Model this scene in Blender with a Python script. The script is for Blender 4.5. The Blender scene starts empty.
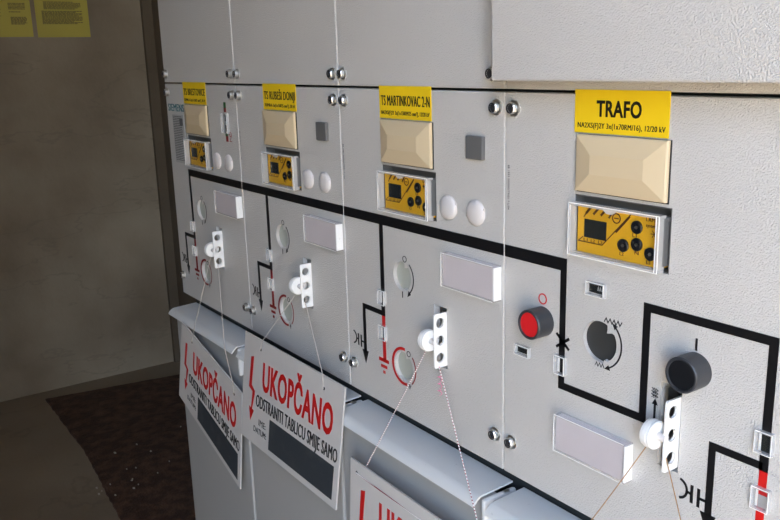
import bpy, bmesh, math, random
from mathutils import Vector, Matrix
random.seed(7)
PI = math.pi
C = bpy.context.scene.collection
sc = bpy.context.scene

# ------------------------------------------------------------------ materials
def mat(name, col, rough=.5, metal=0, bump=None, spec=.5, var=None):
    """bump=(scale, strength, distance, detail); var=(scale, colour2, low, high)"""
    m = bpy.data.materials.new(name); m.use_nodes = True
    nt = m.node_tree; N = nt.nodes; b = N['Principled BSDF']
    b.inputs['Base Color'].default_value = (*col, 1)
    b.inputs['Roughness'].default_value = rough
    b.inputs['Metallic'].default_value = metal
    b.inputs['Specular IOR Level'].default_value = spec
    tc = N.new('ShaderNodeTexCoord')
    if var:
        n = N.new('ShaderNodeTexNoise'); n.inputs['Scale'].default_value = var[0]; n.inputs['Detail'].default_value = 6
        nt.links.new(tc.outputs['Object'], n.inputs['Vector'])
        r = N.new('ShaderNodeValToRGB')
        r.color_ramp.elements[0].position = var[2]; r.color_ramp.elements[0].color = (*col, 1)
        r.color_ramp.elements[1].position = var[3]; r.color_ramp.elements[1].color = (*var[1], 1)
        nt.links.new(n.outputs['Fac'], r.inputs['Fac']); nt.links.new(r.outputs['Color'], b.inputs['Base Color'])
    if bump:
        n2 = N.new('ShaderNodeTexNoise'); n2.inputs['Scale'].default_value = bump[0]
        n2.inputs['Detail'].default_value = bump[3] if len(bump) > 3 else 2
        nt.links.new(tc.outputs['Object'], n2.inputs['Vector'])
        bp = N.new('ShaderNodeBump'); bp.inputs['Strength'].default_value = bump[1]; bp.inputs['Distance'].default_value = bump[2]
        nt.links.new(n2.outputs['Fac'], bp.inputs['Height']); nt.links.new(bp.outputs['Normal'], b.inputs['Normal'])
    return m

def clear(name, transp, col=(.9, .9, .9), rough=.08, spec=.5):
    """thin clear plastic: transparent share plus a glossy plastic share"""
    m = bpy.data.materials.new(name); m.use_nodes = True
    nt = m.node_tree; N = nt.nodes; b = N['Principled BSDF']
    b.inputs['Base Color'].default_value = (*col, 1); b.inputs['Roughness'].default_value = rough
    b.inputs['Specular IOR Level'].default_value = spec
    t = N.new('ShaderNodeBsdfTransparent'); mx = N.new('ShaderNodeMixShader')
    mx.inputs['Fac'].default_value = transp
    nt.links.new(b.outputs['BSDF'], mx.inputs[1]); nt.links.new(t.outputs['BSDF'], mx.inputs[2])
    nt.links.new(mx.outputs['Shader'], N['Material Output'].inputs['Surface'])
    return m

M = dict(
    paint=mat('textured_grey_paint', (.56, .545, .52), .42, bump=(680, 1, .0012, 1), spec=.45, var=(3, (.53, .515, .49), .4, .65)),
    ledge=mat('smooth_grey_paint', (.68, .69, .68), .38, bump=(350, .18, .0003), var=(160, (.45, .46, .46), .68, .80)),
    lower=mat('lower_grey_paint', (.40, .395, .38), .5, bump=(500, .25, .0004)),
    dark=mat('dark_frame', (.025, .03, .032), .5),
    black=mat('black_print', (.006, .006, .007), .38),
    red=mat('red_print', (.55, .012, .01), .4),
    dark_shaded_red=mat('dark_shaded_red_print', (.24, .010, .008), .45),  # dark red print, and red print darkened in colour for dim light
    green=mat('green_print', (.01, .12, .02), .4),
    yellow=mat('yellow_sticker', (.82, .56, .014), .35, spec=.4),
    beige=mat('beige_plastic', (.61, .495, .32), .38, bump=(250, .06, .0002)),
    white=mat('white_plastic', (.83, .83, .81), .35),
    offwhite=mat('offwhite_plastic', (.62, .59, .575), .28),
    card=mat('pale_pink_card', (.72, .66, .675), .6, var=(14, (.66, .61, .63), .4, .6)),
    knob=mat('charcoal_knob', (.035, .037, .042), .42, bump=(900, .15, .0003)),
    knobface=mat('black_knob_face', (.008, .009, .011), .35),
    redface=mat('red_knob_face', (.62, .015, .02), .4),
    greyp=mat('grey_plastic', (.12, .12, .117), .5),
    chrome=mat('zinc_steel', (.80, .80, .78), .34, 1),
    rim=clear('clear_plastic_rim', .66, (.88, .88, .87), .10, .8),
    rim2=clear('clear_acrylic_rim', .80, (.9, .9, .9), .08, .9),
    pane=clear('clear_plastic_pane', .93, (.03, .03, .03), .04, .6),
    idface=mat('ochre_face', (.74, .40, .015), .45),
    lcd=mat('dark_display', (.02, .022, .02), .25),
    pale=mat('pale_green_plastic', (.40, .42, .37), .4),
    recess=mat('dark_recess', (.03, .03, .032), .45),
    board=mat('white_sign_board', (.59, .57, .545), .45, bump=(60, .05, .0006), var=(9, (.54, .52, .50), .45, .7)),
    slate=mat('slate_field', (.035, .042, .05), .5, var=(30, (.06, .065, .07), .5, .75)),
    npl=mat('rating_plate', (.42, .42, .41), .5),
    nptext=mat('grey_print', (.10, .10, .10), .6),
    blue=mat('petrol_print', (.02, .13, .15), .5),
    brown=mat('brown_cord', (.36, .22, .11), .8),
    cord=mat('pale_cord', (.55, .50, .45), .8),
    pink=mat('pink_thread', (.75, .22, .38), .8),
    poster=mat('yellow_paper', (.50, .43, .075), .6, var=(3, (.46, .39, .07), .4, .6)),
    ptext=mat('brown_print', (.15, .12, .04), .6),
    chip=mat('pale_debris', (.45, .40, .32), .7),
)
# candy cord: white with red flecks running along it
def candy():
    m = mat('white_red_twisted_cord', (.7, .66, .64), .8); nt = m.node_tree; N = nt.nodes
    tc = N.new('ShaderNodeTexCoord'); w = N.new('ShaderNodeTexWave'); w.bands_direction = 'Z'
    w.inputs['Scale'].default_value = 110
    r = N.new('ShaderNodeValToRGB'); r.color_ramp.interpolation = 'CONSTANT'
    r.color_ramp.elements[0].color = (.30, .05, .07, 1); r.color_ramp.elements[1].color = (.85, .82, .80, 1); r.color_ramp.elements[1].position = .30
    nt.links.new(tc.outputs['Object'], w.inputs['Vector']); nt.links.new(w.outputs['Fac'], r.inputs['Fac'])
    nt.links.new(r.outputs['Color'], N['Principled BSDF'].inputs['Base Color']); return m
M['candy'] = candy()

def concrete(name, c1, c2, c3, bump=.4, crack=True, band=False):
    m = bpy.data.materials.new(name); m.use_nodes = True; nt = m.node_tree; N = nt.nodes; L = nt.links; b = N['Principled BSDF']
    b.inputs['Roughness'].default_value = .85
    tc = N.new('ShaderNodeTexCoord')
    n1 = N.new('ShaderNodeTexNoise'); n1.inputs['Scale'].default_value = 2.2; n1.inputs['Detail'].default_value = 8
    L.new(tc.outputs['Object'], n1.inputs['Vector'])
    r1 = N.new('ShaderNodeValToRGB'); r1.color_ramp.elements[0].position = .35; r1.color_ramp.elements[1].position = .68
    r1.color_ramp.elements[0].color = (*c1, 1); r1.color_ramp.elements[1].color = (*c2, 1)
    L.new(n1.outputs['Fac'], r1.inputs['Fac'])
    # cracks / shutter marks: stretched ridged noise
    mp = N.new('ShaderNodeMapping'); mp.inputs['Scale'].default_value = (1.0, 1.0, 3.4)
    L.new(tc.outputs['Object'], mp.inputs['Vector'])
    n2 = N.new('ShaderNodeTexNoise'); n2.inputs['Scale'].default_value = 1.6; n2.inputs['Detail'].default_value = 5; n2.inputs['Roughness'].default_value = .55
    L.new(mp.outputs['Vector'], n2.inputs['Vector'])
    r2 = N.new('ShaderNodeValToRGB'); e = r2.color_ramp.elements
    e[0].position = .488; e[0].color = (0, 0, 0, 1); e[1].position = .495; e[1].color = (1, 1, 1, 1)
    x = e.new(.499); x.color = (1, 1, 1, 1); x = e.new(.506); x.color = (0, 0, 0, 1)
    L.new(n2.outputs['Fac'], r2.inputs['Fac'])
    mx = N.new('ShaderNodeMix'); mx.data_type = 'RGBA'; mx.inputs['B'].default_value = (*c3, 1)
    sc_ = N.new('ShaderNodeMath'); sc_.operation = 'MULTIPLY'; sc_.inputs[1].default_value = .32 if crack else 0
    L.new(r2.outputs['Color'], sc_.inputs[0]); L.new(sc_.outputs[0], mx.inputs['Factor']); L.new(r1.outputs['Color'], mx.inputs['A'])
    L.new(mx.outputs['Result'], b.inputs['Base Color'])
    n3 = N.new('ShaderNodeTexNoise'); n3.inputs['Scale'].default_value = 70; n3.inputs['Detail'].default_value = 6
    L.new(tc.outputs['Object'], n3.inputs['Vector'])
    bp = N.new('ShaderNodeBump'); bp.inputs['Strength'].default_value = bump; bp.inputs['Distance'].default_value = .002
    L.new(n3.outputs['Fac'], bp.inputs['Height']); L.new(bp.outputs['Normal'], b.inputs['Normal'])
    return m
M['wall'] = concrete('stained_concrete_wall', (.20, .155, .105), (.37, .32, .24), (.16, .13, .095), .6)
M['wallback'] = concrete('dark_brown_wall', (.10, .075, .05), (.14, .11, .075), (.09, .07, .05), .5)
M['floor'] = concrete('concrete_floor', (.23, .175, .115), (.31, .245, .165), (.16, .12, .08), .5)
M['ceil'] = concrete('plaster_ceiling', (.24, .22, .19), (.28, .26, .22), (.2, .18, .15), .2, False)
M['ground'] = concrete('sandy_ground', (.48, .37, .25), (.54, .43, .30), (.34, .26, .17), .4, False)
M['mat'] = mat('rough_dark_brown_mat', (.060, .028, .015), .9, bump=(90, 1, .006, 8), var=(28, (.13, .066, .036), .42, .70))

# ------------------------------------------------------------------ geometry helpers
# local frame of every builder: a = right along the cubicle fronts, b = up, c = out of the front towards the room
def W(a, b, c): return (a, -c, b)

def box(bm, a0, a1, b0, b1, c0, c1, bev=0):
    vs = [bm.verts.new(W(a, b, c)) for c in (c0, c1) for b in (b0, b1) for a in (a0, a1)]
    F = [(0, 1, 3, 2), (4, 6, 7, 5), (0, 4, 5, 1), (2, 3, 7, 6), (0, 2, 6, 4), (1, 5, 7, 3)]
    fs = [bm.faces.new([vs[i] for i in f]) for f in F]
    if bev:
        es = list({e for f in fs for e in f.edges})
        bmesh.ops.bevel(bm, geom=es, offset=bev, segments=2, affect='EDGES', profile=.5)
    return bm

def prism(bm, pts, c0, c1):
    A = [bm.verts.new(W(a, b, c0)) for a, b in pts]; B = [bm.verts.new(W(a, b, c1)) for a, b in pts]
    n = len(pts)
    bm.faces.new(A); bm.faces.new(list(reversed(B)))
    for i in range(n): bm.faces.new([A[i], B[i], B[(i+1) % n], A[(i+1) % n]])
    return bm

def lathe(bm, a, b, prof, seg=32, axis='c', sy=1.0):
    """prof: (radius, height) pairs; revolved about the out axis (or the a axis)"""
    rings = []
    for r, h in prof:
        if r < 1e-7: rings.append([bm.verts.new(W(a, b, h) if axis == 'c' else W(h, b[0], b[1]))]); continue
        ring = []
        for k in range(seg):
            t = 2*PI*k/seg
            if axis == 'c': ring.append(bm.verts.new(W(a + r*math.cos(t), b + r*math.sin(t), h)))
            else: ring.append(bm.verts.new(W(h, b[0] + r*math.cos(t), b[1] + r*math.sin(t))))
        rings.append(ring)
    for p, q in zip(rings, rings[1:]):
        for k in range(seg):
            k2 = (k+1) % seg
            vs = [p[k % len(p)], p[k2 % len(p)], q[k2 % len(q)], q[k % len(q)]]
            vs = list(dict.fromkeys(vs))
            if len(vs) >= 3: bm.faces.new(vs)
    return bm

def stroke(bm, pts, w, c0=0, c1=.0004, closed=False):
    """thick mitred polyline as a thin raised print"""
    n = len(pts); L = []; R = []
    for i in range(n):
        p = Vector(pts[i])
        d1 = (p - Vector(pts[i-1])).normalized() if (i > 0 or closed) else None
        d2 = (Vector(pts[(i+1) % n]) - p).normalized() if (i < n-1 or closed) else None
        d1 = d1 or d2; d2 = d2 or d1
        n1 = Vector((-d1.y, d1.x)); n2 = Vector((-d2.y, d2.x)); m = (n1+n2).normalized()
        k = w/2/max(.3, m.dot(n1)); L.append(p+m*k); R.append(p-m*k)
    rng = range(n if closed else n-1)
    v = [[bm.verts.new(W(q.x, q.y, c)) for q in Q] for Q in (L, R) for c in (c0, c1)]
    l0, l1, r0, r1 = v
    for i in rng:
        j = (i+1) % n
        bm.faces.new([l1[i], l1[j], r1[j], r1[i]]); bm.faces.new([l0[i], r0[i], r0[j], l0[j]])
        bm.faces.new([l0[i], l0[j], l1[j], l1[i]]); bm.faces.new([r0[i], r1[i], r1[j], r0[j]])
    if not closed:
        for i in (0, n-1): bm.faces.new([l0[i], l1[i], r1[i], r0[i]])
    return bm

def arcpts(a, b, r, t0, t1, n=24):
    return [(a + r*math.cos(math.radians(t0+(t1-t0)*k/n)), b + r*math.sin(math.radians(t0+(t1-t0)*k/n))) for k in range(n+1)]

def rings(bm, a, b, r, w, c0=0, c1=.0004, n=28):
    return stroke(bm, arcpts(a, b, r, 0, 360, n)[:-1], w, c0, c1, True)

def tri(bm, pts, c0=0, c1=.0004): return prism(bm, pts, c0, c1)

def text(bm, s, a0, a1, b0, b1, c0=0, c1=.0004, bold=.0, rot=0):
    """lettering fitted into the box a0..a1 x b0..b1 (capital height = box height); rot=90 reads downwards"""
    if 0 < bold < .025:      # heavier strokes: two closely shifted copies in stacked layers
        d = (b1-b0)*bold*2.2*(.6 if abs(b1-b0) > .05 else 1)
        text(bm, s, a0-d/2, a1-d/2, b0, b1, c0, c1, 0, rot); text(bm, s, a0+d/2, a1+d/2, b0, b1, c0, c1+(c1-c0)*.1, 0, rot)
        return bm
    cu = bpy.data.curves.new('lettering', 'FONT'); cu.body = s; cu.offset = bold; cu.space_character = 1.06; cu.resolution_u = 3
    ob = bpy.data.objects.new('lettering', cu); C.objects.link(ob)
    dg = bpy.context.evaluated_depsgraph_get(); me = bpy.data.meshes.new_from_object(ob.evaluated_get(dg))
    # capital height from a plain H
    cu.body = 'H'; dg.update(); dg = bpy.context.evaluated_depsgraph_get(); mh = bpy.data.meshes.new_from_object(ob.evaluated_get(dg))
    hb = [v.co.y for v in mh.vertices]; h0, h1 = min(hb), max(hb)
    xs = [v.co.x for v in me.vertices]; x0, x1 = min(xs), max(xs)
    def f(co):
        u = (co.x-x0)/(x1-x0); v = (co.y-h0)/(h1-h0)
        if rot: return (a0 + (a1-a0)*v, b1 - (b1-b0)*u)
        return (a0 + (a1-a0)*u, b0 + (b1-b0)*v)
    base = [bm.verts.new(W(*f(v.co), c0)) for v in me.vertices]
    top = [bm.verts.new(W(*f(v.co), c1)) for v in me.vertices]
    cnt = {}
    for p in me.polygons:
        vs = list(p.vertices)
        try: bm.faces.new([top[i] for i in vs])
        except ValueError: pass
        for i in range(len(vs)):
            e = (vs[i], vs[(i+1) % len(vs)]); k = tuple(sorted(e)); cnt[k] = cnt.get(k, 0)+1
    for (i, j), n in cnt.items():
        if n == 1: bm.faces.new([base[i], base[j], top[j], top[i]])
    bpy.data.objects.remove(ob); bpy.data.curves.remove(cu); bpy.data.meshes.remove(me); bpy.data.meshes.remove(mh)
    return bm

def tube(bm, pts, r, seg=6, smooth=True):
    P = [Vector(W(*p)) for p in pts]; prev = None
    for i, p in enumerate(P):
        d = (P[min(i+1, len(P)-1)] - P[max(i-1, 0)]).normalized()
        up = Vector((0, 1, 0)) if abs(d.y) < .9 else Vector((1, 0, 0))
        x = d.cross(up).normalized(); y = d.cross(x)
        ring = [bm.verts.new(p + x*r*math.cos(2*PI*k/seg) + y*r*math.sin(2*PI*k/seg)) for k in range(seg)]
        if prev:
            for k in range(seg): bm.faces.new([prev[k], prev[(k+1) % seg], ring[(k+1) % seg], ring[k]])
        else: bm.faces.new(ring)
        prev = ring
    bm.faces.new(prev); return bm

def sag(p, q, s=.004, n=14):
    return [(p[0]+(q[0]-p[0])*t, p[1]+(q[1]-p[1])*t - s*4*t*(1-t), p[2]+(q[2]-p[2])*t) for t in [k/n for k in range(n+1)]]

B = bmesh.new
def obj(name, bm, m, parent=None, smooth=False, recalc=True):
    if recalc: bmesh.ops.recalc_face_normals(bm, faces=bm.faces)
    me = bpy.data.meshes.new(name); bm.to_mesh(me); bm.free()
    me.materials.append(M[m] if isinstance(m, str) else m)
    if smooth:
        for p in me.polygons: p.use_smooth = True
        me.set_sharp_from_angle(angle=math.radians(35))
    o = bpy.data.objects.new(name, me); C.objects.link(o)
    if parent: o.parent = parent
    return o
def tag(o, label, cat, group=None, kind=None):
    if label: o['label'] = label
    if cat: o['category'] = cat
    if group: o['group'] = group
    if kind: o['kind'] = kind
    return o
def thing(name, label, cat, loc, group=None):
    o = bpy.data.objects.new(name, None); o.empty_display_size = .02; C.objects.link(o)
    o.location = W(*loc); return tag(o, label, cat, group)
def structure(o): o['kind'] = 'structure'; return o
def copy_tree(o, parent=None):
    c = o.copy(); C.objects.link(c); c.parent = parent
    for ch in list(o.children): copy_tree(ch, c)
    return c
def boolean(bm_body, bm_cut):
    for b_ in (bm_body, bm_cut): bmesh.ops.recalc_face_normals(b_, faces=b_.faces)
    m1 = bpy.data.meshes.new('t1'); bm_body.to_mesh(m1); bm_body.free()
    m2 = bpy.data.meshes.new('t2'); bm_cut.to_mesh(m2); bm_cut.free()
    o1 = bpy.data.objects.new('t1', m1); o2 = bpy.data.objects.new('t2', m2); C.objects.link(o1); C.objects.link(o2)
    md = o1.modifiers.new('b', 'BOOLEAN'); md.operation = 'DIFFERENCE'; md.solver = 'EXACT'; md.object = o2
    dg = bpy.context.evaluated_depsgraph_get(); me = bpy.data.meshes.new_from_object(o1.evaluated_get(dg))
    r = B(); r.from_mesh(me)
    for o in (o1, o2): bpy.data.objects.remove(o)
    for q in (m1, m2, me): bpy.data.meshes.remove(q)
    return r

# ------------------------------------------------------------------ room shell
FZ = -.70; CZ = 2.5; XL = -1.49; XR = 3.4; YB = .52; YF = -1.15
def wbox(x0, x1, y0, y1, z0, z1, bev=0): return box(B(), x0, x1, z0, z1, -y1, -y0, bev)
structure(obj('floor', wbox(XL-.15, XR+.15, YF-.15, YB+.15, FZ-.12, FZ), 'floor'))
structure(obj('ceiling', wbox(XL-.15, XR+.15, YF-.15, YB+.15, CZ, CZ+.12), 'ceil'))
structure(obj('wall_left', wbox(XL-.15, XL, YF, YB, FZ, CZ), 'wall'))
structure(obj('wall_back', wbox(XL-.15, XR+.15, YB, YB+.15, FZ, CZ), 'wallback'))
DX0, DX1, DZ = 1.92, 3.30, 2.30      # doorway in the front wall, right of the camera
bm = wbox(XL-.15, DX0, YF-.15, YF, FZ, CZ); box(bm, DX1, XR+.15, FZ, CZ, -YF, -YF+.15); box(bm, DX0, DX1, DZ, CZ, -YF, -YF+.15)
structure(obj('wall_front', bm, 'wall'))
structure(obj('wall_right', wbox(XR, XR+.15, YF, YB, FZ, CZ), 'wall'))
structure(obj('trim_1', wbox(XL, XL+.02, YB-.035, YB, FZ, CZ), 'wallback'))
g = obj('ground', wbox(-6, 10, YF-12, YF-.15, FZ-.2, FZ-.02), 'ground'); structure(g)
bm = B()
for k in range(1): stroke(bm, [(-1.0, -.62), (-.72, -.40), (-.55, -.36), (-.30, -.22)], .003)
bm.free()

# floor mat
t = thing('floor_mat', 'dark brown rough floor mat littered with pale chips in the far left corner', 'mat', (-.74, FZ, -.19))
bm = B(); P_ = [(-1.403, -.018), (-.90, -.022), (-.45, -.058), (-.06, -.085), (-.06, .505), (-1.315, .505)]
rim = []
for (p, q) in zip(P_, P_[1:]+P_[:1]):
    for k in range(24):
        s = k/24; rim.append((p[0]+(q[0]-p[0])*s + random.uniform(-.002, .002), p[1]+(q[1]-p[1])*s + random.uniform(-.002, .002)))
lo = [bm.verts.new((x+.74, y-.19, 0)) for x, y in rim]; hi = [bm.verts.new((x+.74, y-.19, .006)) for x, y in rim]
bm.faces.new(hi)
for i in range(len(rim)): j = (i+1) % len(rim); bm.faces.new([lo[i], lo[j], hi[j], hi[i]])
obj('pile', bm, 'mat', t)
# pale chips lying on the mat and along its near edge
chips = [(-0.825, 0.047, 0.006), (-0.841, 0.118, 0.004), (-0.767, 0.137, 0.004), (-0.624, 0.032, 0.004), (-0.691, 0.066, 0.004), (-0.643, -0.06, 0.004), (-0.617, -0.054, 0.003), (-0.605, -0.065, 0.004), (-0.59, 0.039, 0.003), (-0.7, 0.042, 0.003), (-0.577, 0.022, 0.005), (-0.64, -0.024, 0.003), (-0.622, 0.106, 0.003), (-0.877, 0.274, 0.003), (-0.571, -0.031, 0.004), (-0.631, 0.036, 0.003), (-0.669, 0.158, 0.003)]
for i, (x, y, r) in enumerate(chips):
    bm = B(); n = random.randint(5, 7); a0 = random.random()*6
    pts = [(r*random.uniform(.5, 1.1)*math.cos(a0+2*PI*k/n)*1.3, r*random.uniform(.5, 1.1)*math.sin(a0+2*PI*k/n)*.8) for k in range(n)]
    l = [bm.verts.new((p[0], p[1], 0)) for p in pts]; h = [bm.verts.new((p[0]*.8, p[1]*.8, .0025)) for p in pts]
    bm.faces.new(h); bm.faces.new(list(reversed(l)))
    for k in range(n): bm.faces.new([l[k], l[(k+1) % n], h[(k+1) % n], h[k]])
    o = obj('paint_chip', bm, 'chip'); onmat = y > -.055
    o.location = (x, y, FZ+.0062)
    tag(o, 'small pale paint chip lying on the dark brown floor mat', 'chip', 'pale chips scattered on the floor mat')

# papers on the left wall
def poster(y0, y1, z0, z1, label, blocks):
    cy, cz = (y0+y1)/2, z0
    t = bpy.data.objects.new('wall_notice', None); C.objects.link(t); t.location = (XL, cy, cz); t.empty_display_size = .02
    tag(t, label, 'notice', 'yellow paper notices on the left wall')
    def pl(bm, ya, yb, za, zb, x0, x1):   # box in wall frame
        vs = [bm.verts.new((x, y-cy, z-cz)) for x in (x0, x1) for y in (ya, yb) for z in (za, zb)]
        for f in [(0, 1, 3, 2), (4, 6, 7, 5), (0, 4, 5, 1), (2, 3, 7, 6), (0, 2, 6, 4), (1, 5, 7, 3)]: bm.faces.new([vs[i] for i in f])
    bm = B(); pl(bm, y0, y1, z0, z1, 0, .0008); obj('paper', bm, 'poster', t)
    for (ya, yb, za, zb, n) in blocks:
        bm = B()
        for k in range(n):
            z = zb - (zb-za)*k/max(1, n); e = yb - random.random()*.25*(yb-ya)*(k == n-1 or random.random() < .3)
            y = ya
            while y < e:
                w = random.uniform(.004, .013); pl(bm, y, min(e, y+w), z-.0016, z+.0010, .0008, .0011); y += w+.0014
        obj('printed_block', bm, 'ptext', t)
poster(-.062, .113, .543, .790, 'left yellow notice on the concrete wall, printed in two columns', [(-.05, .02, .58, .64, 6), (.048, .098, .581, .606, 7), (.045, .09, .617, .623, 1), (.044, .096, .628, .65, 5), (-.05, .02, .60, .61, 1), (-.04, .1, .67, .77, 20)])
poster(.127, .300, .541, .788, 'right yellow notice on the concrete wall, one block of small print', [(.147, .279, .582, .626, 12), (.155, .276, .63, .656, 7), (.165, .27, .664, .672, 2), (.15, .28, .69, .77, 18)])

# ------------------------------------------------------------------ switchgear body (dark frame behind the covers)
t = thing('switchgear_frame', 'dark steel frame behind the row of grey front covers', 'switchgear', (.68, FZ, -.25))
def rel(bm_args, loc): return bm_args
bm = B(); box(bm, -.675, .675, 0, 1.73, -.22, .227)
obj('body', bm, 'dark', t)

BAY = [0, .31, .62, .93]; Wd = [.31, .31, .31, .43]; H = .406
bays = ['far left', 'second', 'third', 'rightmost']

def screw_mesh():
    bm = B(); lathe(bm, 0, 0, [(0, 0), (.0078, 0), (.0080, .0008), (.0078, .0016), (.0064, .0020)], 24)
    hexp = []
    lathe(bm, 0, 0, [(.0060, .002), (.0060, .0056), (.0051, .0068), (.0040, .0068), (.0036, .0058), (0, .0058)], 12)
    return bm
_s = screw_mesh(); bmesh.ops.recalc_face_normals(_s, faces=_s.faces); SCREW = bpy.data.meshes.new('screw'); _s.to_mesh(SCREW); _s.free(); SCREW.materials.append(M['chrome'])
_s = B(); lathe(_s, 0, 0, [(.0050, .0066), (.0050, .0071), (.0037, .0071), (.0037, .0060), (.0017, .0060), (.0017, .0073), (0, .0073)], 20); bmesh.ops.recalc_face_normals(_s, faces=_s.faces)
DRIVE = bpy.data.meshes.new('drive_ring'); _s.to_mesh(DRIVE); _s.free(); DRIVE.materials.append(M['recess'])
def screw(parent, a, b):
    o = bpy.data.objects.new('screw', SCREW); C.objects.link(o); o.parent = parent; o.location = W(a, b, 0)
    d = bpy.data.objects.new('drive_ring', DRIVE); C.objects.link(d); d.parent = o
    return o

def window(parent, a, b, w, h, show, depth=.0045):
    """small clear position window: rim with a dark or pale flag behind a pane"""
    fr = B()
    e = .0014
    box(fr, a-w/2, a+w/2, b+h/2-e, b+h/2, 0, depth, .0003); box(fr, a-w/2, a+w/2, b-h/2, b-h/2+e, 0, depth, .0003)
    box(fr, a-w/2, a-w/2+e, b-h/2+e, b+h/2-e, 0, depth, .0003); box(fr, a+w/2-e, a+w/2, b-h/2+e, b+h/2-e, 0, depth, .0003)
    o = obj('position_window', fr, 'rim', parent)
    g_ = B()
    for (x0, x1, z0, z1) in ((a-w/2, a+w/2, b+h/2-.0005, b+h/2), (a-w/2, a+w/2, b-h/2, b-h/2+.0005), (a-w/2, a-w/2+.0005, b-h/2+.0005, b+h/2-.0005), (a+w/2-.0005, a+w/2, b-h/2+.0005, b+h/2-.0005)): box(g_, x0, x1, z0, z1, depth, depth+.0002)
    obj('edge_glint', g_, 'white', o)  # white strips stand in for light catching the clear rim
    p = B(); box(p, a-w/2+e, a+w/2-e, b-h/2+e, b+h/2-e, depth-.0012, depth-.0006); obj('pane', p, 'pane', o)
    if show:
        for (m, x0, x1, z0, z1) in show:
            f = B(); box(f, a+x0, a+x1, b+z0, b+z1, .0005, .0009); obj('flag', f, m, o)
    return o

def heart(a, b, r, top, bot, n=56):
    """round shaft opening with a notch at the top and a stepped notch at the bottom (angles in degrees)"""
    pts = []
    for k in range(n):
        th = 360*k/n; rr = r
        d = abs((th-top+180) % 360-180)
        if d < 14: rr = r*(1-.38*(1-d/14))
        d = (th-bot+180) % 360-180
        if -16 < d < 0: rr = r*(1+.10*(1+d/16))
        if 0 <= d < 12: rr = r*(1-.16*(1-d/12))
        pts.append((a+rr*math.cos(math.radians(th)), b+rr*math.sin(math.radians(th))))
    return pts

def cable_symbols(t, x, red='red'):
    """branch with arrow, earthing bars and the capacitor sign; x = offset from a feeder bay"""
    bm = B()
    stroke(bm, [(x+.0855, .1255), (x+.0415, .1255), (x+.0415, .062)], .0065)
    tri(bm, [(x+.0340, .0635), (x+.0490, .0635), (x+.0415, .0450)])
    obj('cable_branch_line', bm, 'black', t)
    bm = B()
    stroke(bm, arcpts(x+.0115, .0755, .0090, 78, -78, 14), .0022)
    stroke(bm, [(x+.0205, .0752), (x+.025, .0745)], .0022); stroke(bm, [(x+.0252, .0830), (x+.0252, .0665)], .0028)
    stroke(bm, [(x+.0318, .0825), (x+.0318, .0655)], .0028); stroke(bm, [(x+.0320, .0740), (x+.0390, .0740)], .0024)
    obj('capacitor_symbol', bm, 'black', t)
    bm = B()
    stroke(bm, [(x+.0865, .1222), (x+.0865, .062)], .0068)
    obj('earth_line', bm, red, t)
    bm = B()
    stroke(bm, [(x+.0735, .0615), (x+.0955, .0615)], .0048); stroke(bm, [(x+.0775, .0530), (x+.0915, .0530)], .0042); stroke(bm, [(x+.082, .0452), (x+.087, .0452)], .004)
    obj('earth_symbol', bm, red, t)

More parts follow.
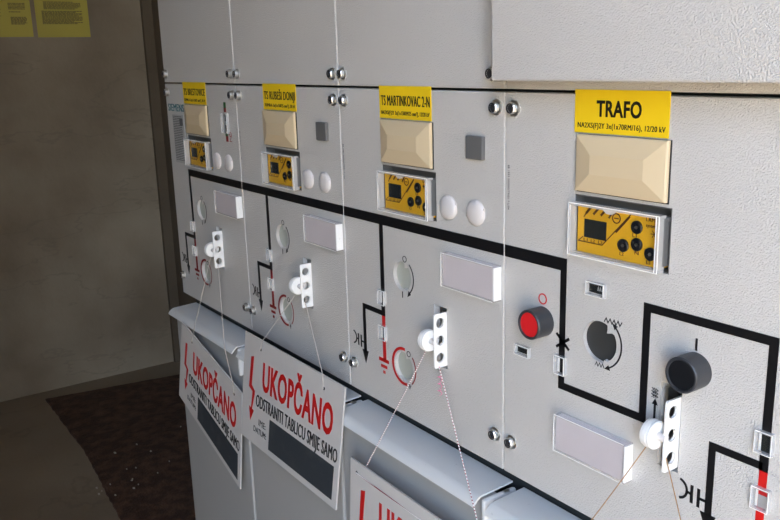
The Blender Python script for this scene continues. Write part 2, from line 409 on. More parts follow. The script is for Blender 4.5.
def lower_cover(i):
    x0, w = BAY[i], Wd[i]
    t = thing('front_cover', ['grey front cover at the far left end, below the first yellow label', 'grey front cover second from the left, under the Donji label', 'grey front cover third from the left, under the Martinkovac label',
              'large grey front cover on the right under the TRAFO label'][i], 'cover panel', (x0, 0, 0), 'lower grey front covers of the switchgear')
    body = box(B(), .0008, w-.0008, 0, H, -.018, 0, .0011)
    cut = B()
    if i < 3:
        box(cut, .0935, .1985, .2605, .3165, -.03, .01)          # indicator recess
        box(cut, .1910, .2150, .0880, .1620, -.03, .01)          # hasp slot
        prism(cut, heart(.1290, .1830, .0183, 62, 282), -.006, .01)
        prism(cut, heart(.1280, .0660, .0190, 62, 290), -.006, .01)
    else:
        box(cut, .0935, .1985, .2605, .3165, -.03, .01)
        box(cut, .1965, .2180, .0880, .1660, -.03, .01)
        prism(cut, heart(.1280, .1830, .0195, 50, 285), -.005, .01)
    obj('panel', boolean(body, cut), 'paint', t)
    # dark lining behind the openings
    bm = B(); box(bm, .185, .226, .083, .170, -.022, -.0185); obj('slot_lining', bm, 'recess', t)
    bm = B(); stroke(bm, [(.2005, .0885), (.2005, .1610)], .0030, -.018, -.003); obj('slot_blade', bm, 'chrome', t)
    # screws
    pos = [(.0135, .3910), (w-.0120, .3910), (.0135, .0385), (w-.0120, .0385)]
    for a, b in pos: screw(t, a, b)
    bt, bb = .2535, .2410; mid = (bt+bb)/2
    if i < 3:
        bm = B(); a0 = .0825 if i == 0 else .001
        stroke(bm, [(a0, mid), (w-.001, mid)], bt-bb)
        stroke(bm, [(.0865, bb+.0001), (.0865, .1223)], .0080, 0, .00038)
        obj('busbar_line', bm, 'black', t)
        cable_symbols(t, 0, 'dark_shaded_red' if i < 2 else 'red')  # red darkened on the left covers to imitate their weaker light
        window(t, .0865, .1470, .0145, .0195, [('white', -.0048, -.0020, -.0078, .0078)])
        window(t, .0865, .1000, .0145, .0195, [('greyp', -.0020, .0050, -.0078, .0078), ('white', -.0048, -.0020, -.0078, .0078)])
        # upper and lower shaft openings
        bm = B(); prism(bm, heart(.1290, .1830, .0180, 62, 282), -.0059, -.0050); obj('shaft_shutter', bm, 'pale', t)
        bm = B(); prism(bm, heart(.1280, .0660, .0187, 62, 290), -.0059, -.0050); obj('shaft_shutter', bm, 'pale', t)
        bm = B(); rings(bm, .1350, .2055, .0036, .0009); obj('off_mark', bm, 'black', t)
        bm = B(); stroke(bm, [(.1292, .1640), (.1292, .1560)], .0013); obj('on_mark', bm, 'black', t)
        bm = B(); stroke(bm, arcpts(.1290, .1825, .0232, 50, -52), .0014); tri(bm, [(.1395, .1590), (.1420, .1670), (.1465, .1630)]); obj('rotation_arrow', bm, 'black', t)
        bm = B(); rings(bm, .1390, .0855, .0034, .0009); obj('off_mark', bm, 'black', t)
        bm = B(); stroke(bm, arcpts(.1280, .0660, .0232, 82, 286), .0036); obj('earthing_arc', bm, red_by_light(i), t)
        bm = B(); stroke(bm, arcpts(.1280, .0660, .0250, 42, -48), .0017); obj('earthing_arc', bm, 'dark_shaded_red', t)
        bm = B(); stroke(bm, [(.1400, .0470), (.1400, .0420)], .0008); stroke(bm, [(.1370, .0440), (.1430, .0440)], .0008); stroke(bm, [(.1380, .0420), (.1420, .0420)], .0008); stroke(bm, [(.1390, .0400), (.1410, .0400)], .0008)
        obj('earth_mark', bm, 'black', t)
    else:
        bm = B()
        stroke(bm, [(.001, mid), (.0820, mid), (.0820, .1252), (.1790, .1252), (.1790, .2278), (.2940, .2278), (.2940, .1215)], .0076)
        box(bm, .001, .0858, bb, bt, 0, .00042)
        obj('busbar_line', bm, 'black', t)
        cable_symbols(t, .2078, 'red')
        bm = B()
        stroke(bm, [(.0745, .1775), (.0910, .1640)], .0028); stroke(bm, [(.0745, .1635), (.0910, .1755)], .0028)
        obj('breaker_cross', bm, 'black', t)
        window(t, .0820, .1468, .0135, .0190, [('black', -.0012, .0050, -.0078, .0078), ('white', -.0048, -.0020, -.0078, .0078)])
        window(t, .2940, .1462, .0145, .0185, [('lcd', -.0030, .0050, -.0078, .0078), ('white', -.0052, -.0034, -.0078, .0078)])
        window(t, .2950, .0990, .0150, .0190, [('red', -.0030, .0050, .0028, .0078), ('npl', -.0030, .0050, -.0078, .0028), ('white', -.0052, -.0034, -.0078, .0078)])
        window(t, .1232, .2322, .0215, .0130, [('lcd', -.0088, .0088, -.0040, .0040)])
        window(t, .0300, .1470, .0205, .0110, [('lcd', -.0080, .0080, -.0030, .0030)])
        bm = B()
        for k in range(3): stroke(bm, [(.1245+k*.0024, .2310), (.1251+k*.0024, .2345), (.1260+k*.0024, .2310)], .0005, .0009, .0011)
        obj('spring_mark', bm, 'npl', t)
        bm = B(); prism(bm, heart(.1280, .1830, .0192, 50, 285), -.0049, -.0040); obj('shaft_shutter', bm, mat('charcoal_shutter', (.035, .036, .035), .5), t)
        bm = B(); stroke(bm, arcpts(.1280, .1830, .0252, 44, -62), .0015)
        for th, s in ((50, 1), (-68, -1)):
            c_, s_ = math.cos(math.radians(th)), math.sin(math.radians(th)); px, pz = .128+.0252*c_, .183+.0252*s_
            tx, tz = -s_*s, c_*s
            tri(bm, [(px+tx*.003, pz+tz*.003), (px-tx*.003+c_*.0026, pz-tz*.003+s_*.0026), (px-tx*.003-c_*.0026, pz-tz*.003-s_*.0026)])
        obj('rotation_arrow', bm, 'black', t)
        bm = B(); stroke(bm, [(.1325+.00225*k, .2055+(.0020 if k % 2 else -.0022)) for k in range(10)], .0008); obj('spring_symbol', bm, 'black', t)
        bm = B(); stroke(bm, [(.1235+.0018*k, .1605+(.0020 if k % 2 else -.0018)) for k in range(7)], .0005); obj('spring_symbol', bm, 'black', t)
        for off in (0,):
            bm = B()
            for q in range(3): stroke(bm, [(.1885+(.0016 if k % 2 else -.0010)+q*.0021, .1485+.0015*k) for k in range(7)], .0005)
            obj('spring_symbol', bm, 'black', t)
        bm = B(); stroke(bm, [(.1915, .1290), (.1915, .1440)], .0020); tri(bm, [(.1885, .1425), (.1945, .1425), (.1915, .1480)]); obj('direction_arrow', bm, 'black', t)
        bm = B(); stroke(bm, [(.2285, .2025), (.2285, .2130)], .0019); obj('on_mark', bm, 'black', t)
        bm = B(); rings(bm, .0552, .2075, .0050, .0013); obj('off_mark', bm, 'red', t)
    if i > 0:   # fine vertical print next to the seam
        bm = B(); text(bm, '88 1993 000000/TRG1 * L/04', .0045, .0068, .2900, .3350, 0, .0003, rot=90); obj('fine_print', bm, 'nptext', t)
    if i == 0:
        bm = B(); text(bm, 'SIEMENS', .0100, .0860, .3570, .3700, bold=.015); obj('maker_lettering', bm, 'blue', t)
        # selector with green and red marks
        bm = B(); stroke(bm, [(.2650, .3790), (.2650, .3700)], .0085); obj('green_mark', bm, 'green', t); bm = B(); stroke(bm, [(.2650, .3290), (.2650, .3240)], .0085); obj('green_mark', bm, 'green', t)
        bm = B(); stroke(bm, [(.2650, .3700), (.2650, .3630)], .0085); obj('red_mark', bm, 'dark_shaded_red', t); bm = B(); stroke(bm, [(.2660, .3240), (.2660, .3150)], .0085); obj('red_mark', bm, 'dark_shaded_red', t)
        window(t, .2660, .3450, .0230, .0330, [('npl', -.0095, -.0040, -.0140, .0140), ('lcd', -.0020, .0050, .0030, .0140), ('lcd', -.0020, .0050, -.0140, -.0030)])
        bm = B(); rings(bm, .2800, .3275, .0035, .0009); stroke(bm, [(.2830, .3250), (.2765, .3160), (.2850, .3160)], .0010); obj('selector_symbol', bm, 'dark_shaded_red', t)
    return t
def red_by_light(i): return 'dark_shaded_red' if i < 2 else 'red'  # darker red imitates the dimmer light on the left covers
covers = [lower_cover(i) for i in range(4)]

# ------------------------------------------------------------------ upper covers
UL = ['grey upper cover at the far left, above the first yellow label', 'grey upper cover above the second yellow label from the left', 'grey upper cover above the Martinkovac label', 'grey upper cover mostly hidden behind the projecting box']
for i in range(4):
    t = thing('upper_cover', UL[i], 'cover panel', (BAY[i], .4090, 0), 'upper grey covers of the switchgear')
    bm = box(B(), .0012, Wd[i]-.0012, 0, .62, -.018, 0, .0013); obj('panel', bm, 'paint', t)
    if i < 3:
        for a in (.0130, Wd[i]-.0120 if i < 2 else Wd[i]-.0170): screw(t, a, .0150)
t = thing('low_voltage_box', 'large projecting grey box filling the top right corner', 'cabinet', (.9465, .4180, 0))
bm = box(B(), 0, .4135, 0, .61, .0005, .0340, .0020); obj('enclosure', bm, 'paint', t)

# ------------------------------------------------------------------ lower cable compartment covers with their ledges
LL = ['grey lower compartment cover behind the leftmost warning sign', 'grey lower compartment cover behind the middle warning sign', 'grey lower compartment cover behind the rightmost warning sign', 'grey lower compartment cover below the TRAFO panel']
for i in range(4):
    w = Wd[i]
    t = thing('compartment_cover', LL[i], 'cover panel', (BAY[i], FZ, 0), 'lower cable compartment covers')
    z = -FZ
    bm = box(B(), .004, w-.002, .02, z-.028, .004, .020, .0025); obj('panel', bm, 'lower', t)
    # ledge: bent sheet with a rounded nose, open at its ends
    out = [(-.020, -.0225), (.026, -.0245)]
    out += [(.0295, -.0252), (.0330, -.0275), (.0360, -.0302), (.0378, -.0325), (.0385, -.0350)]
    inn = [(c-.0022 if k > 1 else c, b-.0022) for k, (c, b) in enumerate(out)]
    inn = [(c-(.0022 if k > 3 else .0012 if k > 1 else 0), b-(.0022 if k < 5 else .0008)) for k, (c, b) in enumerate(out)]; inn[-1] = (.0363, -.0355)
    poly = out + inn[::-1]
    bm = B(); a0, a1 = .012, w-.006
    A = [bm.verts.new(W(a0, z+b, c)) for c, b in poly]; D = [bm.verts.new(W(a1, z+b, c)) for c, b in poly]
    n = len(poly); k = len(out)
    for q in range(n): bm.faces.new([A[q], A[(q+1) % n], D[(q+1) % n], D[q]])
    for q in range(k-1):
        for S in (A, D): bm.faces.new([S[q], S[q+1], S[n-2-q], S[n-1-q]])
    obj('ledge', bm, 'ledge', t, smooth=True)
    # rounded end flange between neighbouring ledges
    bm = B()
    box(bm, w-.0035, w+.0033, z-.075, z-.0262, -.018, .0300, .0030)
    obj('end_flange', bm, 'ledge', t, smooth=True)
    bm = B(); lathe(bm, w+.002, z-.0265, [(0, 0), (.001, 0)], 8) if False else box(bm, w+.0005, w+.0045, z-.0262, z-.0240, -.006, .002, .0006)
    obj('retaining_clip', bm, 'chrome', t)

# ------------------------------------------------------------------ blanking plates, indicators, holders (one of each, then copies)
def place(proto, a, b, label, first):
    o = proto if first else copy_tree(proto)
    o.location = W(a, b, 0); o['label'] = label; return o

WHERE = ['under the far left yellow label', 'under the Donji label', 'under the Martinkovac label', 'under the TRAFO label']
# beige blanking plate: pillow with four sloping facets
def beige():
    t = thing('blanking_plate', '', 'blanking plate', (0, 0, 0), 'beige blanking plates under the yellow labels')
    bm = B(); w, h = .0485, .0253
    def ring(x, y, c): return [bm.verts.new(W(a, b, c)) for a, b in ((-x, -y), (x, -y), (x, y), (-x, y))]
    R = [ring(w, h, 0), ring(w, h, .0042), ring(w-.0012, h-.0012, .0050), ring(w-.020, .0085, .0090)]
    for p, q in zip(R, R[1:]):
        for k in range(4): bm.faces.new([p[k], p[(k+1) % 4], q[(k+1) % 4], q[k]])
    bm.faces.new(R[-1]); bm.faces.new(R[0][::-1]); obj('plate', bm, 'beige', t)
    bm = B(); box(bm, -w-.0008, w+.0008, -h-.0012, h+.0003, 0, .0012); obj('gasket', bm, 'black', t)
    return t
p = beige()
for i in range(4): place(p, BAY[i]+.1458, .3458, 'beige blanking plate ' + WHERE[i], i == 0)

def indicator():
    t = thing('voltage_indicator', '', 'voltage indicator', (0, 0, 0), 'yellow voltage indicators under clear flaps')
    # origin: lower left corner of the recess
    w, h = .105, .056
    bm = B()
    box(bm, .0003, w-.0003, .0003, h-.0003, -.0148, -.0138)
    for r_ in ((.0003, .0013, .0013, h-.0013), (w-.0013, w-.0003, .0013, h-.0013), (.0003, w-.0003, .0003, .0013), (.0003, w-.0003, h-.0013, h-.0003)): box(bm, *r_, -.0138, -.0004)
    obj('housing', bm, mat('grey_housing', (.10, .10, .10), .4), t)
    bm = B(); box(bm, .0035, .0960, .0030, .0465, -.0100, -.0006, .0004); f = obj('face_plate', bm, 'idface', t)
    bm = B(); box(bm, .0975, .1005, .006, .047, -.012, .003, .0005); box(bm, .0965, .1025, .044, .048, -.012, -.002); obj('hinge', bm, 'greyp', t)
    c0, c1 = -.0006, -.0003
    bm = B(); box(bm, .0120, .0375, .0175, .0345, c0, .0002, .0003); d = obj('display', bm, 'lcd', f)
    for (a, b) in ((.0705, .0350), (.0567, .0168), (.0712, .0200), (.0855, .0140)):
        bm = B(); lathe(bm, a, b, [(0, c0), (.0058, c0), (.0058, .0008), (.0050, .0014), (.0022, .0014), (.0018, .0002), (0, .0002)], 24); s = obj('socket', bm, 'knobface', t, True)
        bm = B(); lathe(bm, a, b, [(0, .0003), (.0014, .0003), (.0014, .0014), (0, .0016)], 10); obj('contact', bm, 'chrome', s)
    bm = B()
    for k in range(3): stroke(bm, [(.0135+k*.0085, .0395), (.0195+k*.0085, .0460)], .0022, c0, c1)
    stroke(bm, [(.0395, .0385), (.0450, .0460)], .0018, c0, c1)
    rings(bm, .0480, .0395, .0042, .0010, c0, c1); stroke(bm, [(.0455, .0395), (.0505, .0395)], .0009, c0, c1)
    stroke(bm, [(.0050, .0130), (.0330, .0130), (.0645, .0462)], .0009, c0, c1); stroke(bm, [(.0050, .0130), (.0105, .0175)], .0009, c0, c1); stroke(bm, [(.0110, .0360), (.0180, .0462)], .0009, c0, c1)
    stroke(bm, [(.0480, .0270), (.0625, .0430)], .0015, c0, c1)
    for k in range(3): text(bm, 'L%d' % (k+1), .0115+k*.0085, .0160+k*.0085, .0138, .0166, c0, c1, .02)
    for (a, b, s) in ((.0660, .0262, 'L1'), (.0530, .0075, 'L2'), (.0690, .0110, 'N'), (.0815, .0050, 'L3')): text(bm, s, a, a+.0042, b, b+.0030, c0, c1, .02)
    text(bm, 'LRM', .0795, .0885, .0418, .0450, c0, c1, .02); text(bm, 'system', .0795, .0905, .0368, .0398, c0, c1, .02)
    for q in (0, 60, 120): stroke(bm, [(.0880+.0035*math.cos(math.radians(q)), .0315+.0035*math.sin(math.radians(q))), (.0880-.0035*math.cos(math.radians(q)), .0315-.0035*math.sin(math.radians(q)))], .0006, c0, c1)
    obj('face_print', bm, mat('dark_brown_print', (.10, .035, .01), .5), f)
    # clear flap: four bars and a front pane with a grip tab
    fw, e, dp = .1000, .0026, .0090; b0, b1 = .0008, .0495
    bm = B(); a0 = .0006
    box(bm, a0, fw, b1-e, b1, .0001, dp, .0005); box(bm, a0, fw, b0, b0+e, .0001, dp, .0005)
    box(bm, a0, a0+e, b0+e, b1-e, .0001, dp, .0005); box(bm, fw-e-.0010, fw, b0+e, b1-e, .0001, dp, .0005)
    fl = obj('flap_frame', bm, 'rim', t)
    bm = B()
    for (x0_, x1_, z0_, z1_) in ((a0, fw, b1-.0007, b1), (a0, fw, b0, b0+.0007), (a0, a0+.0007, b0+.0007, b1-.0007), (fw-.0009, fw, b0+.0007, b1-.0007), (fw-e-.001, fw-e-.0004, b0+.0007, b1-.0007)): box(bm, x0_, x1_, z0_, z1_, dp, dp+.0003)
    obj('edge_glint', bm, 'white', fl)  # bright edge lines of the flap, highlights made as white strips
    bm = B(); box(bm, a0+e, fw-e-.001, b0+e, b1-e, dp-.0016, dp-.0006); obj('flap_pane', bm, 'pane', fl)
    bm = B(); prism(bm, [(.040, b1-.0005), (.058, b1-.0005), (.052, b1-.0050), (.046, b1-.0050)], dp-.0004, dp+.0016); obj('grip_tab', bm, 'rim', fl)
    return t
p = indicator()
for i in range(4): place(p, BAY[i]+.0935, .2605, 'yellow voltage indicator behind a clear flap ' + WHERE[i], i == 0)

def holder():
    t = thing('label_holder', '', 'label holder', (0, 0, 0), 'clear plastic label holders with blank cards')
    w, h, d, e = .0880, .0388, .0108, .0022
    bm = B(); box(bm, .0018, w-.0024, .0018, h-.0018, .0002, .0088); obj('card', bm, 'card', t)
    bm = B()
    box(bm, 0, w, h-.0017, h, .0002, d, .0005); box(bm, 0, w, 0, .0017, .0002, d, .0005)
    box(bm, 0, .0017, .0017, h-.0017, .0002, d, .0005)
    f = obj('holder_rim', bm, 'rim2', t)
    bm = B()
    for (q0, q1, q2, q3) in ((0, w-.0022, 0, .0007), (0, w-.0022, h-.0007, h), (0, .0007, .0007, h-.0007)): box(bm, q0, q1, q2, q3, d, d+.0004)
    obj('edge_glint', bm, 'white', f)  # highlight along the holder's front edges, added as white strips
    bm = B(); box(bm, w-.0022, w, .0017, h-.0017, .0002, d, .0005); box(bm, w, w+.0008, h*.42, h*.50, .003, .006); obj('lit_end', bm, 'white', t)  # right end made solid white to imitate light on its side
    bm = B(); box(bm, .0017, w-.0022, .0017, h-.0017, d-.0014, d-.0006); obj('holder_pane', bm, 'pane', f)
    return t
p = holder()
HL = ['at the far left', 'on the Donji cover', 'left of the red button', 'below the red button on the TRAFO panel']
for i, (a, b) in enumerate([(.2180, .1915), (.5280, .1915), (.8380, .1915), (1.0130, .0598)]): place(p, a, b, 'clear label holder with blank card ' + HL[i], i == 0)

# white domed caps
def dome(a, b, label, first):
    bm = B(); r = .0138
    prof = [(0, 0), (r, 0), (r, .0015)] + [(r*math.cos(math.radians(q)), .0015+.0045*math.sin(math.radians(q))) for q in (15, 30, 45, 60, 75)] + [(0, .0060)]
    lathe(bm, 0, 0, prof, 36); box(bm, r-.0016, r+.0004, .0040, .0066, .0005, .0020); o = obj('domed_cap', bm, 'offwhite', None, True)
    o.location = W(a, b, .0001); tag(o, label, 'cap', 'white domed caps right of the voltage indicators'); return o
for i in range(3):
    nm = ['far left', 'Donji', 'Martinkovac'][i]
    for k, dx in enumerate((.2210, .2668)):
        dome(BAY[i]+dx, .2800, ('left' if k == 0 else 'right') + ' one of two white domed caps on the %s panel' % nm, True)
# grey square buttons
for i in (1, 2):
    bm = B(); box(bm, -.0130, .0130, -.0120, .0120, 0, .0050, .0008); o = obj('square_plug', bm, 'greyp')
    o.location = W(BAY[i]+.2680, .3490, .0001)
    tag(o, ['', 'smaller grey square plug on the Donji cover', 'larger grey square plug on the Martinkovac cover'][i], 'plug', 'grey square plugs near the upper seam')

# yellow name labels
NL = [('TS BRESTOVICE', 'XHP48-A 3x(1x150/25 mm²), 20 kV', .0905), ('TS RUBEŠI DONJI', 'XHP48-A 3x(1x150/25 mm²), 20 kV', .0960), ('TS MARTINKOVAC 2-N', 'NA2XS(F)2Y 3x(1x150RM/25 mm²), 12/20 kV', .0915), ('TRAFO', 'NA2XS(F)2Y 3x(1x70RM/16), 12/20 kV', .0905)]
for i, (s1, s2, dx) in enumerate(NL):
    t = thing('name_label', 'yellow label reading ' + s1 + ' above its beige plate', 'label', (BAY[i]+dx+.0012, .3725, .0002), 'yellow name labels of the switchgear')
    w = .1000; h = .0375
    bm = box(B(), 0, w, 0, h, 0, .0008); obj('sticker', bm, 'yellow', t)
    bm = B()
    if i == 3: text(bm, s1, .0250, .0730, .0145, .0285, .0008, .0011, .030)
    else: text(bm, s1, .0040, .0975, .0150, .0265, .0008, .0011, .022)
    obj('name_lettering', bm, 'black', t)
    bm = B(); text(bm, s2, .0040, .0970, .0045, .0090, .0008, .0011, .02); obj('cable_lettering', bm, 'black', t)

# rating plate on the far left cover
t = thing('rating_plate', 'tall narrow rating plate with tiny print at the far left', 'plate', (.0270, .2620, .0001))
bm = box(B(), 0, .0560, 0, .0890, 0, .0006); obj('plate', bm, 'npl', t)
bm = B()
for k in range(26):
    b = .0855-k*.0032; a = .003
    while a < .044:
        q = random.uniform(.003, .009); stroke(bm, [(a, b), (min(.046, a+q), b)], .0015, .0006, .0008); a += q+.0012
obj('print_rows', bm, 'nptext', t)
bm = box(B(), .0350, .0500, .0700, .0830, .0006, .0009); obj('dark_field', bm, 'nptext', t)

# knobs
def pushbutton(a, b, r, face, label, name):
    t = thing(name, label, 'push button', (a, b, 0), 'round push buttons on the TRAFO panel')
    bm = B(); lathe(bm, 0, 0, [(0, 0), (r, 0), (r, .0190), (r-.0008, .0200), (r-.0022, .0200), (r-.0028, .0175)], 48); obj('sleeve', bm, 'knob', t, True)
    bm = B(); lathe(bm, 0, 0, [(r-.0028, .0170), (r-.0028, .0186), (0, .0188)], 40); obj('button_face', bm, face, t, True)
pushbutton(.9858, .1848, .0150, 'redface', 'charcoal push button with a red face, left on the TRAFO panel', 'push_button')
pushbutton(1.1590, .1858, .0152, 'knobface', 'all black push button below the short vertical mark', 'push_button')

# padlock hasps: plate standing out of its slot with three holes
def hasp():
    t = thing('padlock_hasp', '', 'hasp', (0, 0, 0), 'white three hole padlock hasps')
    # origin at the panel surface; the plate lies in the plane a = 0, reaching 20 mm out
    body = B(); z0, z1 = .0925, .1575
    pts = [(-.016, z0), (.0160, z0), (.0175, z0+.0015), (.0175, z1-.0015), (.0160, z1), (-.016, z1)]
    A = [body.verts.new(W(-.0010, b, c)) for c, b in pts]; D = [body.verts.new(W(.0010, b, c)) for c, b in pts]
    body.faces.new(A); body.faces.new(D[::-1])
    for k in range(6): body.faces.new([A[k], A[(k+1) % 6], D[(k+1) % 6], D[k]])
    cut = B()
    for zz in (.1045, .1255, .1465): lathe(cut, 0, (zz, .0092), [(0, -.005), (.0054, -.005), (.0054, .005), (0, .005)], 28, axis='a')
    obj('hasp_plate', boolean(body, cut), 'white', t)
    bm = B()
    for zz in (.1045, .1255, .1465):
        lathe(bm, 0, (zz, .0092), [(.0054, -.0013), (.0060, -.0013), (.0060, .0013), (.0054, .0013)], 28, axis='a')
    obj('hole_rim', bm, 'chrome', t)
    return t
p = hasp()
HX = [.2125, .5225, .8325, 1.1455]
HN = ['on the far left cover', 'on the second cover from the left', 'on the third cover, above the candy striped cord', 'on the TRAFO panel below the black button']
for i in range(4): place(p, HX[i], 0, 'white three hole padlock hasp ' + HN[i], i == 0)

def plug():
    t = thing('locking_plug', '', 'plug', (0, 0, 0), 'white round locking plugs in the hasps')
    bm = B(); r = .0122
    prof = [(0, -.0165), (r-.0025, -.0165), (r-.0008, -.0155), (r-.0008, -.0140), (r-.0016, -.0136), (r, -.0130), (r, -.0095), (r-.0014, -.0091), (r, -.0086), (r, -.0062), (r-.0010, -.0052), (0, -.0052)]
    lathe(bm, 0, (0, 0), [(q*1.04, h-.0020) for q, h in prof], 36, axis='a'); obj('plug_head', bm, 'white', t, True)
    bm = B(); lathe(bm, 0, (0, 0), [(0, -.0100), (.0036, -.0100), (.0036, .0008), (0, .0008)], 20, axis='a'); obj('plug_shaft', bm, 'offwhite', t, True)
    return t
p = plug(); PZ, PC = .1240, .0160
PN = ['hanging on the far left hasp', 'on the second hasp from the left', 'with the red flecked cord', 'with the brown cord']
for i in range(4):
    o = place(p, HX[i], PZ, 'white round locking plug ' + PN[i], i == 0); o.location.y = -PC

# ------------------------------------------------------------------ warning signs, mapped onto four measured corners
def sign(corners, label, ox):
    TL, TR, BR, BL = [Vector(c) for c in corners]
    nrm = (TR-TL).cross(BL-TL).normalized()
    if nrm.y > 0: nrm = -nrm
    o0 = (TL+TR)/2
    t = bpy.data.objects.new('warning_sign', None); C.objects.link(t); t.location = o0; t.empty_display_size = .02
    tag(t, label, 'sign', 'white warning signs hanging on cords')
    def mp(bm):
        for v in bm.verts:
            u, vv, c = v.co.x, -v.co.z, -v.co.y
            p_ = (TL*(1-u)+TR*u)*(1-vv) + (BL*(1-u)+BR*u)*vv + nrm*c
            v.co = p_ - o0
        return bm
    # unit space: a=u (0..1), b=-v (0..-1)
    body = box(B(), 0, 1, -1, 0, -.0024, 0); bmesh.ops.subdivide_edges(body, edges=body.edges, cuts=2, use_grid_fill=True)
    obj('board', mp(body), 'board', t)
    asp = .175/.30
    bm = B(); text(bm, 'UKOPČANO', .225, .925, -.450, -.190, 0, .0004, .030); obj('headline_lettering', mp(bm), 'red', t)
    bm = B(); text(bm, 'ODSTRANITI TABLICU SMIJE SAMO', .165, .980, -.628, -.517, 0, .0004, .02); obj('line_lettering', mp(bm), 'black', t)
    bm = B(); text(bm, 'IME:', .205, .285, -.790, -.735, 0, .0004, 0); text(bm, 'DATUM:', .150, .295, -.875, -.822, 0, .0004, 0); obj('field_lettering', mp(bm), 'black', t)
    bm = box(B(), .325, .960, -.945, -.665, 0, .0003); bmesh.ops.subdivide_edges(bm, edges=bm.edges, cuts=1, use_grid_fill=True); obj('writing_field', mp(bm), 'slate', t)
    bm = B()
    for P in [[(q+.025, z) for q, z in P] for P in ([(.060, -.200), (.092, -.185), (.078, -.470), (.052, -.440)], [(.052, -.440), (.120, -.500), (.118, -.530), (.048, -.490)], [(.096, -.480), (.118, -.530), (.092, -.700), (.082, -.700)], [(.062, -.670), (.117, -.690), (.080, -.800)])]: prism(bm, P, 0, .0004)
    obj('lightning_bolt', mp(bm), 'red', t)
    def pt(u, v, c=.0006):
        p_ = (TL*(1-u)+TR*u)*(1-v) + (BL*(1-u)+BR*u)*v + nrm*c
        return (p_.x, p_.z, -p_.y)
    # eyelet holes
    bm = B()
    return t, pt, mp

S1 = sign([(.096, -.0435, -.029), (.339, -.0405, -.094), (.317, -.0470, -.278), (.062, -.0500, -.186)], 'leftmost white warning sign, partly tucked behind the next sign', 0)
S2 = sign([(.364, -.0370, .021), (.664, -.0365, .020), (.661, -.0580, -.154), (.364, -.0580, -.152)], 'middle white warning sign, fully shown below the Donji hasp', 0)
S3 = sign([(.690, -.0480, -.067), (.990, -.0480, -.070), (.990, -.0580, -.243), (.690, -.0580, -.241)], 'rightmost white warning sign, cut off by the photo edge', 0)

def cord(label, m, segs, r=.0009):
    bm = B()
    for s in segs: tube(bm, s, r)
    o = obj('hanging_cord', bm, m); tag(o, label, 'cord', 'cords of the warning signs'); return o
def hole(S, u, v):
    t, pt, mp = S
    bm = B(); n = 10
    prism(bm, [(u+.008*math.cos(2*PI*k/n), -v+.014*math.sin(2*PI*k/n)) for k in range(n)], 0, .0003)
    obj('eyelet', mp(bm), 'recess', t); return pt(u, v)
for S, i, (uL, vL), (uR, vR), m, lab in ((S1, 0, (.195, .10), (.89, .10), 'cord', 'pale cord carrying the leftmost warning sign'), (S2, 1, (.190, .09), (.830, .10), 'cord', 'pale cord carrying the middle warning sign')):
    l = hole(S, uL, vL); r = hole(S, uR, vR)
    pt = S[1]; top = (HX[i]-.013, PZ-.011, PC+.002); bot = (HX[i]+.0015, .0985, .012)
    le = pt(uL+.020, -.004, .0012); re_ = pt(uR-.015, -.004, .0012)      # where the cord bends over the top edge
    we = (bot[0]+(re_[0]-bot[0])*.72, -.0340, .0402)      # the far left cord runs over the ledge nose
    def lift(p): return (p[0], p[1], p[2]+.001)
    cord(lab, m, [sag(top, le, .0), sag(le, lift(l), 0, 3), *(([sag(bot, we, 0), sag(we, re_, 0, 4)]) if i == 0 else [sag(bot, re_, 0)]), sag(re_, lift(r), 0, 3)], .0006)
t3, pt3, mp3 = S3
h1 = hole(S3, .05, .085); h2 = hole(S3, .90, .085)
te = pt3(.105, -.004, -.004); tr = pt3(.885, -.004, .0012); hr = pt3(.90, .085, .0016)
cord('white cord with red flecks carrying the rightmost warning sign', 'candy',
     [sag((HX[2]-.013, PZ-.011, PC+.002), te, .001), sag(pt3(.05, .085, .0012), pt3(.90, .085, .0012), .001), sag((HX[2]+.0015, .0960, .0120), tr, 0, 22), sag(tr, hr, 0, 3)], .0006)
bm = B()
for k in range(3):
    z = .0850-k*.0085; tube(bm, [(HX[2]+.0040+.0028*math.cos(q*.9), z-q*.0009, .0130+.0024*math.sin(q*.9)) for q in range(9)], .0005)
tag(obj('thread_knot', bm, 'pink'), 'small pink thread knot on the red flecked cord', 'thread')
cord('thin brown cord hanging from the locking plug on the TRAFO panel', 'brown',
     [sag((HX[3]-.014, PZ-.008, PC+.003), (1.0855, 0.0165, .0500), .001), sag((HX[3]-.0035, .1130, .0130), (1.1783, 0.0550, .0300), -.001)], .0005)

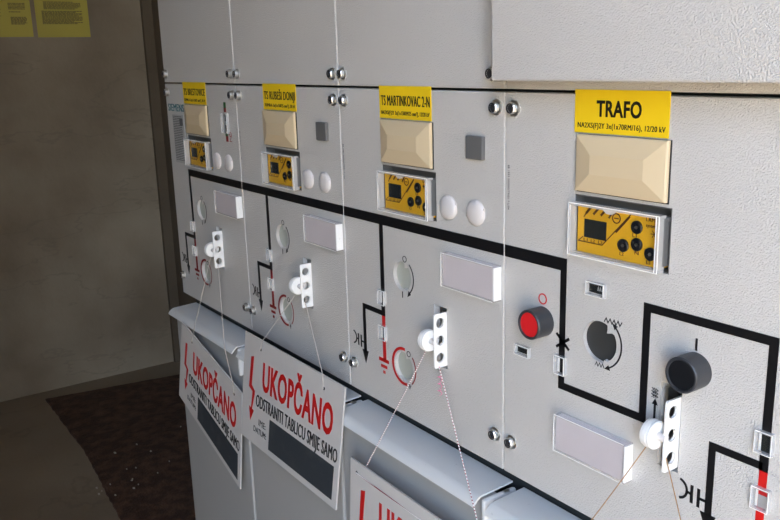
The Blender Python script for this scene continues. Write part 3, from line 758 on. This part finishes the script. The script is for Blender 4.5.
# ------------------------------------------------------------------ light: open doorway on the right, sky outside
w = bpy.data.worlds.new('World'); sc.world = w; w.use_nodes = True
nt = w.node_tree; bg = nt.nodes['Background']
sky = nt.nodes.new('ShaderNodeTexSky'); sky.sky_type = 'NISHITA'; sky.sun_disc = False
sky.sun_elevation = math.radians(48); sky.sun_rotation = math.radians(70); sky.dust_density = 2.0; sky.air_density = 1.0
hz = nt.nodes.new('ShaderNodeMix'); hz.data_type = 'RGBA'; hz.inputs['Factor'].default_value = .35; hz.inputs['B'].default_value = (.62, .60, .57, 1)   # thin bright haze
nt.links.new(sky.outputs['Color'], hz.inputs['A']); nt.links.new(hz.outputs['Result'], bg.inputs['Color']); bg.inputs['Strength'].default_value = .62
pl = bpy.data.lights.new('doorway_portal', 'AREA'); pl.shape = 'RECTANGLE'; pl.size = DX1-DX0; pl.size_y = DZ-FZ; pl.cycles.is_portal = True
po = bpy.data.objects.new('doorway_portal', pl); C.objects.link(po); po.location = ((DX0+DX1)/2, YF-.02, (FZ+DZ)/2)
po.rotation_euler = (PI/2, 0, 0)   # faces into the room
sl = bpy.data.lights.new('sun', 'SUN'); sl.energy = 5.0; sl.angle = math.radians(.6); sl.color = (1, .93, .82)
so = bpy.data.objects.new('sun', sl); C.objects.link(so); so.rotation_euler = Vector((.3, -.42, 1.75)).to_track_quat('Z', 'Y').to_euler()

# ------------------------------------------------------------------ camera (measured from the photograph)
cam = bpy.data.cameras.new('camera'); co = bpy.data.objects.new('camera', cam); C.objects.link(co)
cam.sensor_width = 36; cam.lens = 826.96/780*36; cam.clip_start = .01
rx, ry, rz = 1.3312, .0274, .9564
co.rotation_mode = 'XYZ'; co.rotation_euler = (rx, ry, rz); co.location = (1.54, -.5674, .4415)
sc.camera = co
sc.cycles.use_denoising = True
sc.cycles.max_bounces = 10; sc.cycles.diffuse_bounces = 5; sc.cycles.transparent_max_bounces = 12
sc.view_settings.view_transform = 'Standard'; sc.view_settings.look = 'None'; sc.view_settings.gamma = 1
sc.view_settings.exposure = 2.90
